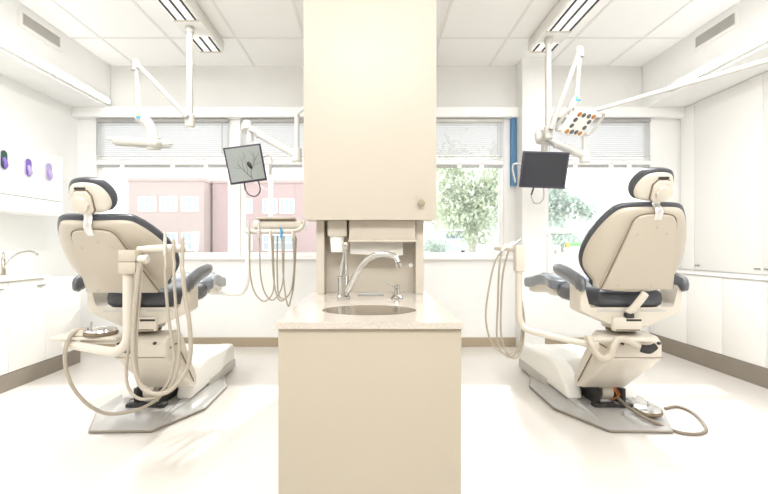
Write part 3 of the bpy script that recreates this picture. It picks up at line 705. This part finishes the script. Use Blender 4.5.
    for i in range(3):
        obj('wire', tube(nb(), [(xc+(.045+.012*i), .44, .06), (xc+(.055+.012*i), .36, .11+.01*i), (xc+(.065+.01*i), .46, .16)], .004, 6, 5), MWIRE, r)
    r.location = loc; WL[r.name] = Vector(loc)
    return r
dental_chair(1, (1.56, 2.65, 0), 'cream and charcoal dental chair on the right, foot pedal lying on its base', bx=-.02)
dental_chair(-1, (-1.385, 2.65, 0), 'cream and charcoal dental chair on the left, hoses hanging behind its back', (-.345, .43), -.035, .06, .02, -.16, .05, 1.05)

# ------------------------------------------------------------------ assistant arms with instruments and hoses
HG = 'instrument hoses'
# right
r = thing('instrument_arm', 'cream bent-pipe instrument arm with hanging hoses between the sink unit and right chair', 'instrument arm', (1.3, 2.5, .55), 'instrument arms on the chairs')
obj('support_bar', box(nb(), (1.27, 2.485, .606), (1.66, 2.56, .630), .008), MCREAM2, r)
obj('pivot', cyl(nb(), (1.30, 2.51, .56), (1.30, 2.51, .607), .034, .034, 18, .004), MCREAM2, r)
P = [(1.30, 2.51, .583), (1.18, 2.58, .60), (1.07, 2.64, .618), (1.0, 2.69, .632), (.962, 2.715, .66), (.944, 2.72, .72), (.942, 2.72, .80), (.942, 2.72, 1.0)]
obj('pipe', tube(nb(), P, .020, 14, 5), MCREAM2, r)
obj('holder_block', box(nb(), (.914, 2.69, 1.0), (.972, 2.75, 1.168), .008), MCREAM2, r)
obj('holder_bar', tube(nb(), [(.942, 2.74, 1.135), (.90, 2.86, 1.145), (.86, 2.95, 1.145)], .016, 12, 3), MCREAM2, r)
def ph(L, D0, D1): return [W(480+a/3.8, 230+b_/3.8, D0+(D1-D0)*i/(len(L)-1)) for i, (a, b_) in enumerate(L)]
hr = [[(98, 70), (62, 110), (38, 200), (22, 330), (45, 430), (100, 470), (150, 440), (163, 345), (160, 270)],
      [(82, 78), (72, 160), (68, 280), (66, 420), (108, 482), (148, 452), (160, 360), (158, 290)],
      [(110, 74), (88, 160), (80, 280), (84, 420), (130, 488), (160, 445), (168, 350), (162, 290)]]
for i, L in enumerate(hr): obj('hose', tube(nb(), ph(L, 2.88-.03*i, 2.76), .0065, 8, 6), MHOSE, r)
for i, (a, b_) in enumerate((((95, 72), (128, 45)), ((110, 70), (157, 33)), ((84, 78), (100, 55)))):
    p, q = W(480+a[0]/3.8, 230+a[1]/3.8, 2.86-.02*i), W(480+b_[0]/3.8, 230+b_[1]/3.8, 2.84-.02*i)
    obj('instrument', tube(nb(), [p, (p+q)/2, q], [.011, .011, .006], 10, 3), MALU if i == 1 else MWHITE, r)
obj('supply_hose', tube(nb(), [W(588, 337, 2.47), W(592.5, 346, 2.44), W(596.5, 354, 2.43), W(603, 358.5, 2.43), W(610, 356, 2.43), W(613.5, 347, 2.43), W(618, 339.5, 2.44), W(628, 341, 2.45), W(638, 346, 2.50)], .019, 12, 6), MCREAM, r)
# left
r = thing('instrument_arm', 'cream bent-pipe instrument arm with three hoses behind the left chair back', 'instrument arm', (-1.6, 2.45, .55), 'instrument arms on the chairs')
obj('support_bar', box(nb(), (-1.79, 2.40, .632), (-1.42, 2.56, .652), .008), MCREAM2, r)
obj('pivot', cyl(nb(), (-1.71, 2.44, .585), (-1.71, 2.44, .633), .034, .034, 18, .004), MCREAM2, r)
obj('support_rib', box(nb(), (-1.62, 2.43, .605), (-1.44, 2.50, .632), .006), MCREAM2, r)
P = [(-1.71, 2.44, .604), (-1.60, 2.38, .604), (-1.46, 2.31, .604), (-1.36, 2.26, .606), (-1.30, 2.232, .622), (-1.258, 2.222, .665), (-1.250, 2.22, .73), (-1.250, 2.22, .85), (-1.250, 2.22, 1.02)]
obj('pipe', tube(nb(), P, .0245, 14, 5), MCREAM2, r)
obj('holder_block', box(nb(), (-1.278, 2.18, 1.080), (-1.192, 2.26, 1.140), .004), MCREAM, r)
obj('holder_block', box(nb(), (-1.278, 2.18, 1.018), (-1.192, 2.26, 1.078), .004), MCREAM, r)
obj('holder_knob', cyl(nb(), (-1.192, 2.21, 1.092), (-1.140, 2.21, 1.092), .021, .024, 20, .005), MCREAM2, r)
P = [W(138, 249.5, 2.24), W(150, 249, 2.24), W(165, 248.6, 2.25), W(178, 248.5, 2.26), W(186, 248.5, 2.27)]
obj('holder_bar', tube(nb(), P, [.016, .020, .022, .022, .018], 12, 4), MCREAM2, r)
Z3 = lambda a, b_, d: W(40+a*.3035, 290+b_*.3035, d)
hl = [([(165, 250), (165.6, 268)], [(412, -60), (420, 60), (432, 150), (442, 220), (425, 300), (380, 345), (335, 310), (318, 250), (318, 150), (330, 0), (335, -80)]),
      ([(173.5, 250), (174, 268)], [(441, -60), (448, 60), (458, 150), (455, 250), (420, 330), (340, 360), (295, 330), (284, 270), (292, 190), (312, 60), (318, -60)]),
      ([(182.5, 250), (182, 268)], [(470, -60), (478, 20), (492, 110), (496, 200), (480, 270), (430, 330), (380, 342), (335, 320), (310, 250), (306, 150), (318, 0), (328, -90)])]
for i, (A, L) in enumerate(hl):
    pts = [W(A[0][0], A[0][1], 2.22)]+[W(A[1][0], A[1][1], 2.20)]+[Z3(a, b_, 2.20-.02*math.sin(PI*j/(len(L)-1))-.012*i+ .0) for j, (a, b_) in enumerate(L)]
    obj('hose', tube(nb(), pts, .0075 if i < 2 else .011, 8, 5), MHOSE, r)
for i, (xa, yt, w_) in enumerate(((164.6, 231, .008), (173.2, 239.5, .009), (182.2, 237.5, .009))):
    p, q = W(xa, 256, 2.215), W(xa+.6, yt, 2.215)
    obj('instrument', tube(nb(), [p, p+(q-p)*.4, p+(q-p)*.75, q], [w_, w_*1.15, w_, w_*.7], 10, 3), MGREY if i == 0 else MHOSE, r)
# ------------------------------------------------------------------ foot pedals
def pedal(lab, c, rad):
    r = thing('foot_pedal', lab, 'foot pedal', c, 'foot pedals'); T = Matrix.Translation(c)
    obj('base', lathe(nb(), [(rad*.95, 0), (rad, .006), (rad, .014), (rad*.93, .018)], T, 32), MGROOVE, r)
    obj('disc', lathe(nb(), [(rad*.92, .018), (rad*.95, .024), (rad*.9, .034), (rad*.5, .043), (0, .046)], T, 32), MCHR2, r)
    return r
c = Vector((-1.545, 2.47, .6525)); r = pedal('round foot pedal parked on the bar of the left chair', c, .088)
obj('stem', tube(nb(), [W(90, 329.5, 2.42), W(91.5, 322, 2.42)], [.008, .006], 8, 1), MGREY2, r)
obj('cable_clamp', box(nb(), (-1.68, 2.41, .653), (-1.61, 2.46, .69), .006), MCREAM2, r)
L = [(88, 329, 2.43), (80, 329.5, 2.42), (72, 334, 2.40), (66.5, 345, 2.38), (65, 360, 2.38), (68, 376, 2.40), (76, 392, 2.44), (90, 406, 2.50), (106, 413.5, 2.56), (124, 413, 2.62), (142, 408, 2.68), (156, 400, 2.76), (166, 390, 2.88)]
obj('cord', tube(nb(), [W(*p) for p in L], .0105, 10, 5), MHOSE, r)
c = Vector((1.845, 2.86, .054)); r = pedal('round chrome foot pedal lying on the base plate of the right chair', c, .088)
obj('stem', tube(nb(), [W(649, 409, 2.88), W(647.5, 401, 2.88)], [.009, .006], 8, 1), MGREY2, r)
L = [(665, 408.5, 3.02), (676, 406.5, 3.10), (688, 410, 3.03), (698, 417, 2.92), (705, 426, 2.79), (705.5, 431, 2.72), (697, 434, 2.675), (682, 433, 2.68), (668, 428.5, 2.71), (655, 422.5, 2.72), (640, 415, 2.76), (628, 407, 2.86), (618, 398, 2.96)]
pts = []
for i, p in enumerate(L):
    q = W(*p)
    if i < 9: q = W(p[0], p[1], (H-.010)*F/(p[1]-VY))
    pts.append(q)
obj('cord', tube(nb(), pts, .010, 10, 5), MHOSE2, r)

# ------------------------------------------------------------------ delivery units
D = 3.62
r = thing('delivery_unit', 'cream instrument tray on a post with five looping hoses left of the sink unit', 'delivery unit', W(270, 300, D), 'delivery units')
a, b_ = W(256, 217.2, D), W(294, 228, D)
obj('tray', box(nb(), (a.x-.03, D, b_.z-.005), (b_.x+.07, D+.30, a.z-.025), .02, 3), MCREAM2, r)
obj('tray_lid', box(nb(), (a.x+.01, D-.02, a.z-.018), (b_.x, D+.26, a.z+.002), .006), MCREAM, r)
obj('lid_gap', box(nb(), (a.x+.012, D-.012, a.z-.027), (b_.x+.01, D+.25, a.z-.018)), MGROOVE, r, False)
P = [W(247, 232, D-.04), W(262, 231.6, D-.06), W(285, 231.6, D-.06), W(297, 230.5, D-.05), W(302, 227, D), W(303.5, 222, D+.06)]
obj('handle_bar', tube(nb(), P, .017, 12, 5), MCREAM2, r)
P = [W(248.5, 228, D), W(248, 250, D), W(247.4, 270, D), W(246.5, 282, D), W(244, 290, D+.02), W(238, 293.5, D+.05), W(222, 293, D+.1), W(207, 292, D+.1)]
obj('post', tube(nb(), P, .021, 14, 5), MWHITE, r)
obj('post_link', box(nb(), (W(246.5, 231, D).x-.01, D-.02, W(246, 231, D).z-.02), (a.x, D+.06, W(246, 231, D).z+.02), .008), MCREAM2, r)
Z4 = lambda x_, y_, d: W(180+x_/4.49, 240+y_/4.49, d)
hd_ = [[(310, -35), (312, 60), (316, 160), (335, 235), (375, 275), (410, 250), (422, 200), (420, 100), (418, -20)],
       [(357, -35), (358, 60), (362, 160), (380, 235), (412, 270), (445, 240), (462, 185), (466, 90), (466, -20)],
       [(410, -35), (414, 60), (420, 170), (435, 250), (458, 273), (492, 240), (510, 180), (515, 80), (516, -20)],
       [(457, -35), (459, 60), (465, 170), (474, 250), (487, 298), (500, 255), (510, 200), (516, 110), (522, -10)],
       [(505, -35), (510, 40), (511, 130), (500, 220), (478, 258), (455, 262), (440, 230), (436, 120), (438, -20)]]
for i, L in enumerate(hd_):
    obj('hose', tube(nb(), [Z4(x_, y_, D-.075+.10*j/(len(L)-1)+.012*i) for j, (x_, y_) in enumerate(L)], .0065, 8, 5), MHOSE, r)
for i, (xa, yt) in enumerate(((249, 219.5), (259.3, 219.5), (270.6, 229), (281.4, 227), (293, 230))):
    obj('handpiece', tube(nb(), [W(xa, 238, D-.08), W(xa-.2, 232, D-.08), W(xa-.6, yt, D-.08)], [.010, .011, .007], 10, 3), MLOGO_B if i == 3 else (MGREY if i < 2 else MCREAM2), r, label='blue banded handpiece' if i == 3 else None)
D = 3.95
r = thing('delivery_unit', 'slim white post with a small bracket behind the right chair foot rest', 'delivery unit', W(549, 300, D), 'delivery units')
obj('post', tube(nb(), [W(549.2, 235, D), W(549, 270, D), W(549, 288, D), W(553, 293, D-.02), W(572, 294, D-.3)], .022, 14, 4), MWHITE, r)
obj('post_cap', cyl(nb(), W(549.2, 236.5, D), W(549.2, 233.5, D), .024, .018, 14, .003), MGREY, r)
p = W(551, 252.5, D); q = W(559.5, 246, D)
obj('bracket', box(nb(), (p.x-.02, D-.03, p.z+.02), (q.x, D+.03, q.z), .006), MWHITE, r)
obj('bracket_foot', box(nb(), (q.x-.035, D-.031, p.z-.02), (q.x+.001, D+.031, p.z+.025), .006), MWHITE, r)

# ------------------------------------------------------------------ outside
GZ = .70
struct('ground', box(nb(), (-60, BD+.6, GZ-.2), (60, 70, GZ)), MGRASS)
def building(name, lab, px0, px1, ytop, D, mt, wins, depth=8):
    p0, p1 = W(px0, ytop, D), W(px1, ytop, D)
    r = thing(name, lab, 'building', ((p0.x+p1.x)/2, D, GZ), 'brick buildings across the street')
    obj('wall', box(nb(), (p0.x, D, GZ), (p1.x, D+depth, p0.z)), mt, r, False)
    obj('parapet', box(nb(), (p0.x-.05, D-.08, p0.z), (p1.x+.05, D+depth, p0.z+.18)), MBRICK, r, False)
    for (a, t, c, d_) in wins:
        A, B_ = W(a, d_, D), W(c, t, D); f = .07
        b = nb()
        xm = [(A.x+(B_.x-A.x)*k/3) for k in range(4)]
        for xx in xm: box(b, (xx-f/2, D-.06, A.z), (xx+f/2, D-.005, B_.z))
        for zz in (A.z, (A.z+B_.z)/2, B_.z): box(b, (A.x, D-.058, zz-f/2), (B_.x, D-.004, zz+f/2))
        w = obj('window', b, MOUTF, r, False)
        obj('pane', box(nb(), (A.x, D-.03, A.z), (B_.x, D-.003, B_.z)), MOUTW, w, False)
building('brick_building', 'pale brick building with three upper windows seen through the far left window', 128, 204, 181, 26, MBRICK,
         [(139, 197, 156, 211), (160.5, 197, 177, 211), (182, 197, 198.5, 211), (139, 233, 156, 250), (160.5, 233, 177, 250), (182, 233, 198.5, 250)])
building('brick_building', 'pinker brick building behind the bird-picture monitor', 212.5, 330, 183, 27, MBRICK2,
         [(243, 199, 252, 213), (263, 199, 277, 213), (280, 199, 294, 213), (243, 235, 252, 250), (263, 235, 294, 250)])
r = thing('street_sign', 'white street sign on a post in front of the pale brick building', 'sign', W(196, 256, 18))
p = W(196, 240, 18)
obj('post', tube(nb(), [(p.x, 18, GZ), (p.x, 18, p.z)], .05, 8, 1), MOUTF, r)
obj('board', box(nb(), (p.x-.16, 17.9, p.z-.25), (p.x+.16, 17.94, p.z+.35), .01), MOUTF, r)
def tree(lab, px, py, D, rad, n, ml, tz=.9, group='trees outside'):
    rnd = random.Random(int(px*7+D))
    c = W(px, py, D); r = thing('tree', lab, 'tree', (c.x, D, GZ), group)
    b = nb(); tube(b, [(c.x, D, GZ), (c.x+.05, D, (GZ+c.z)/2), (c.x-.03, D+.05, c.z)], [.16, .12, .06], 8, 4)
    for k in range(5):
        a = rnd.uniform(0, 2*PI); e = c+Vector((math.cos(a)*rad*.6, math.sin(a)*rad*.5, rnd.uniform(.1, .6)*rad))
        tube(b, [(c.x, D, c.z-.5*rad), (c.x*.5+e.x*.5, D*.5+e.y*.5, c.z-.1*rad), e], [.07, .05, .02], 6, 4)
    obj('trunk', b, MBARK, r)
    b = nb(); cl = []
    for k in range(16):
        v = Vector((rnd.gauss(0, 1), rnd.gauss(0, 1), rnd.gauss(0, 1))).normalized()*rad*rnd.uniform(.3, .85)
        cl.append((c+Vector((v.x, v.y, v.z*tz)), rad*rnd.uniform(.25, .42)))
    for k in range(n):
        cc, rr = rnd.choice(cl); v = Vector((rnd.gauss(0, .5), rnd.gauss(0, .5), rnd.gauss(0, .5)))*rr; p = cc+v
        if p.z < GZ+.3: continue
        M = Matrix.Translation(p) @ Matrix.Rotation(rnd.uniform(0, 6.3), 4, 'Z') @ Matrix.Rotation(rnd.uniform(-1.2, 1.2), 4, 'X')
        L = rnd.uniform(.07, .15)
        b.faces.new([b.verts.new(M @ Vector(q)) for q in ((-L*.5, 0, 0), (0, -L, 0), (L*.5, 0, 0), (0, L, 0))])
    obj('crown', b, ml, r, False)
tree('leafy green tree with a pale trunk right of the central cabinet', 472, 190, 17, 2.3, 8000, MLEAF)
tree('paler leafy tree behind the sink cabinet edge at the middle window', 450, 212, 33, 2.4, 4200, MLEAF)
tree('blue-green tree behind the blank monitor', 556, 208, 18, 1.5, 3600, MLEAF2)
tree('distant tree seen left of the right chair back', 505, 215, 30, 2.2, 3000, MLEAF2)
for i, (px, py, lab) in enumerate(((562, 238, 'low blue-green shrub beyond the lower rail of the right window'), (434, 247, 'low shrub beside the parked car'))):
    rnd = random.Random(90+i); D = 14 if i == 0 else 21; c = W(px, py, D); b = nb()
    for k in range(1400):
        v = Vector((rnd.gauss(0, .5), rnd.gauss(0, .4), rnd.gauss(0, .3)))*.8; p = c+v; p.z = max(p.z, GZ+.02)
        M = Matrix.Translation(p) @ Matrix.Rotation(rnd.uniform(0, 6.3), 4, 'Z') @ Matrix.Rotation(rnd.uniform(-1.2, 1.2), 4, 'X'); L = rnd.uniform(.05, .1)
        b.faces.new([b.verts.new(M @ Vector(q)) for q in ((-L*.5, 0, 0), (0, -L, 0), (L*.5, 0, 0), (0, L, 0))])
    r = thing('shrub', lab, 'shrub', (c.x, D, GZ), 'shrubs outside')
    obj('foliage', b, MLEAF2, r, False)
    obj('stem', tube(nb(), [(c.x, D, GZ-.05), (c.x, D, c.z)], .04, 6, 1), MBARK, r)
# car
D = 24; c = W(459, 250, D); cx = c.x
r = thing('car', 'pale blue car parked outside the middle window', 'car', (cx, D, GZ))
body = [(-2.1, .25), (2.1, .25), (2.15, .7), (1.5, .86), (.9, 1.42), (-1.0, 1.45), (-1.8, .95), (-2.12, .85)]
b = nb(); prism(b, body, lambda a, z, d: Vector((cx+d, D+1.5+a*.8, GZ+z)), -.85, .85, .08, 3); obj('body', b, MCAR, r)
b = nb(); prism(b, [(-.72, .92), (.72, .92), (.6, 1.36), (-.6, 1.36)], lambda a, z, d: Vector((cx+a, D+1.5+d, GZ+z)), -1.47, -1.0); obj('rear_window', b, MCARG, r)
for q in (-1, 1):
    for yy in (-1.1, 1.1): obj('wheel', cyl(nb(), (cx+q*.7, D+1.5+yy, GZ+.3), (cx+q*.88, D+1.5+yy, GZ+.3), .3, .3, 20, .03), MTYRE, r)
    obj('tail_light', box(nb(), (cx+q*.72-.1, D-.24, GZ+.72), (cx+q*.72+.1, D-.18, GZ+.86), .02), MSIGNR, r)
# roadside board with coloured band
D = 12; p = W(566, 262, D); q = W(592, 243, D)
r = thing('roadside_board', 'white roadside board with an orange and green top band left of the right chair', 'board', ((p.x+q.x)/2, D, GZ))
obj('board', box(nb(), (p.x, D, p.z), (q.x, D+.06, q.z-.04), .005), MOUTF, r)
obj('top_band', box(nb(), (p.x+.10, D-.01, q.z-.09), (q.x, D+.065, q.z), .003), MSIGNG, r, label='green band')
obj('top_band', box(nb(), (p.x, D-.012, q.z-.13), (p.x+.10, D+.066, q.z), .003), MSIGNO, r, label='orange band end')
obj('lower_line', box(nb(), (p.x+.06, D-.01, p.z+.03), (q.x, D-.001, p.z+.05)), MSIGNR, r, label='thin red line')
for k in range(2): obj('red_mark', box(nb(), (p.x+.18+k*.18, D-.01, p.z+.16), (p.x+.24+k*.18, D-.001, p.z+.22)), MSIGNR, r)
for k in (0, 1): obj('leg', box(nb(), (p.x+.05 if k == 0 else q.x-.1, D+.01, GZ), (p.x+.1 if k == 0 else q.x-.05, D+.05, p.z)), MOUTF, r)

# ------------------------------------------------------------------ light, world, camera
w = bpy.data.worlds.new('sky'); bpy.context.scene.world = w; w.use_nodes = True
bg = w.node_tree.nodes['Background']; bg.inputs['Color'].default_value = (.985, .995, 1.0, 1); bg.inputs['Strength'].default_value = 1.5
def lamp(name, kind, loc, rot, energy, col=(1, 1, 1), size=None, sy=None):
    l = bpy.data.lights.new(name, kind); l.energy = energy; l.color = col
    if size:
        l.size = size
        if sy: l.shape = 'RECTANGLE'; l.size_y = sy
    o = bpy.data.objects.new(name, l); C.objects.link(o); o.location = loc; o.rotation_euler = rot; return o
s = lamp('sun', 'SUN', (0, 12, 12), (0, 0, 0), 2.4, (1, .97, .92)); s.data.angle = .03
s.rotation_euler = Vector((-.24, -1, -.77)).to_track_quat('-Z', 'Y').to_euler()
for xx in (-1.6, 1.73): lamp('ceiling_and_fill_lamp', 'AREA', (xx, 2.4, 3.12), (0, 0, 0), 45, (1, .992, .975), .25, 2.6)
lamp('ceiling_and_fill_lamp', 'AREA', (0, -.3, 3.2), (math.radians(25), 0, 0), 115, (1, .99, .97), 2.4, 1.2)  # added fill from above the camera, no known fixture here

cam = bpy.data.cameras.new('camera'); co = bpy.data.objects.new('camera', cam); C.objects.link(co)
cam.sensor_width = 36; cam.lens = 36*F/768; cam.shift_x = (384-VX)/768; cam.shift_y = -(247-VY)/768
cam.clip_start = .05; cam.clip_end = 300
co.location = (0, 0, H); co.rotation_euler = (PI/2, 0, 0)
sc = bpy.context.scene; sc.camera = co
sc.view_settings.view_transform = 'Standard'; sc.view_settings.look = 'None'
sc.view_settings.exposure = 0.58; sc.view_settings.gamma = 1.0
sc.cycles.max_bounces = 10; sc.cycles.diffuse_bounces = 6; sc.cycles.transparent_max_bounces = 12
sc.cycles.use_denoising = True
sc.cycles.sample_clamp_indirect = 6
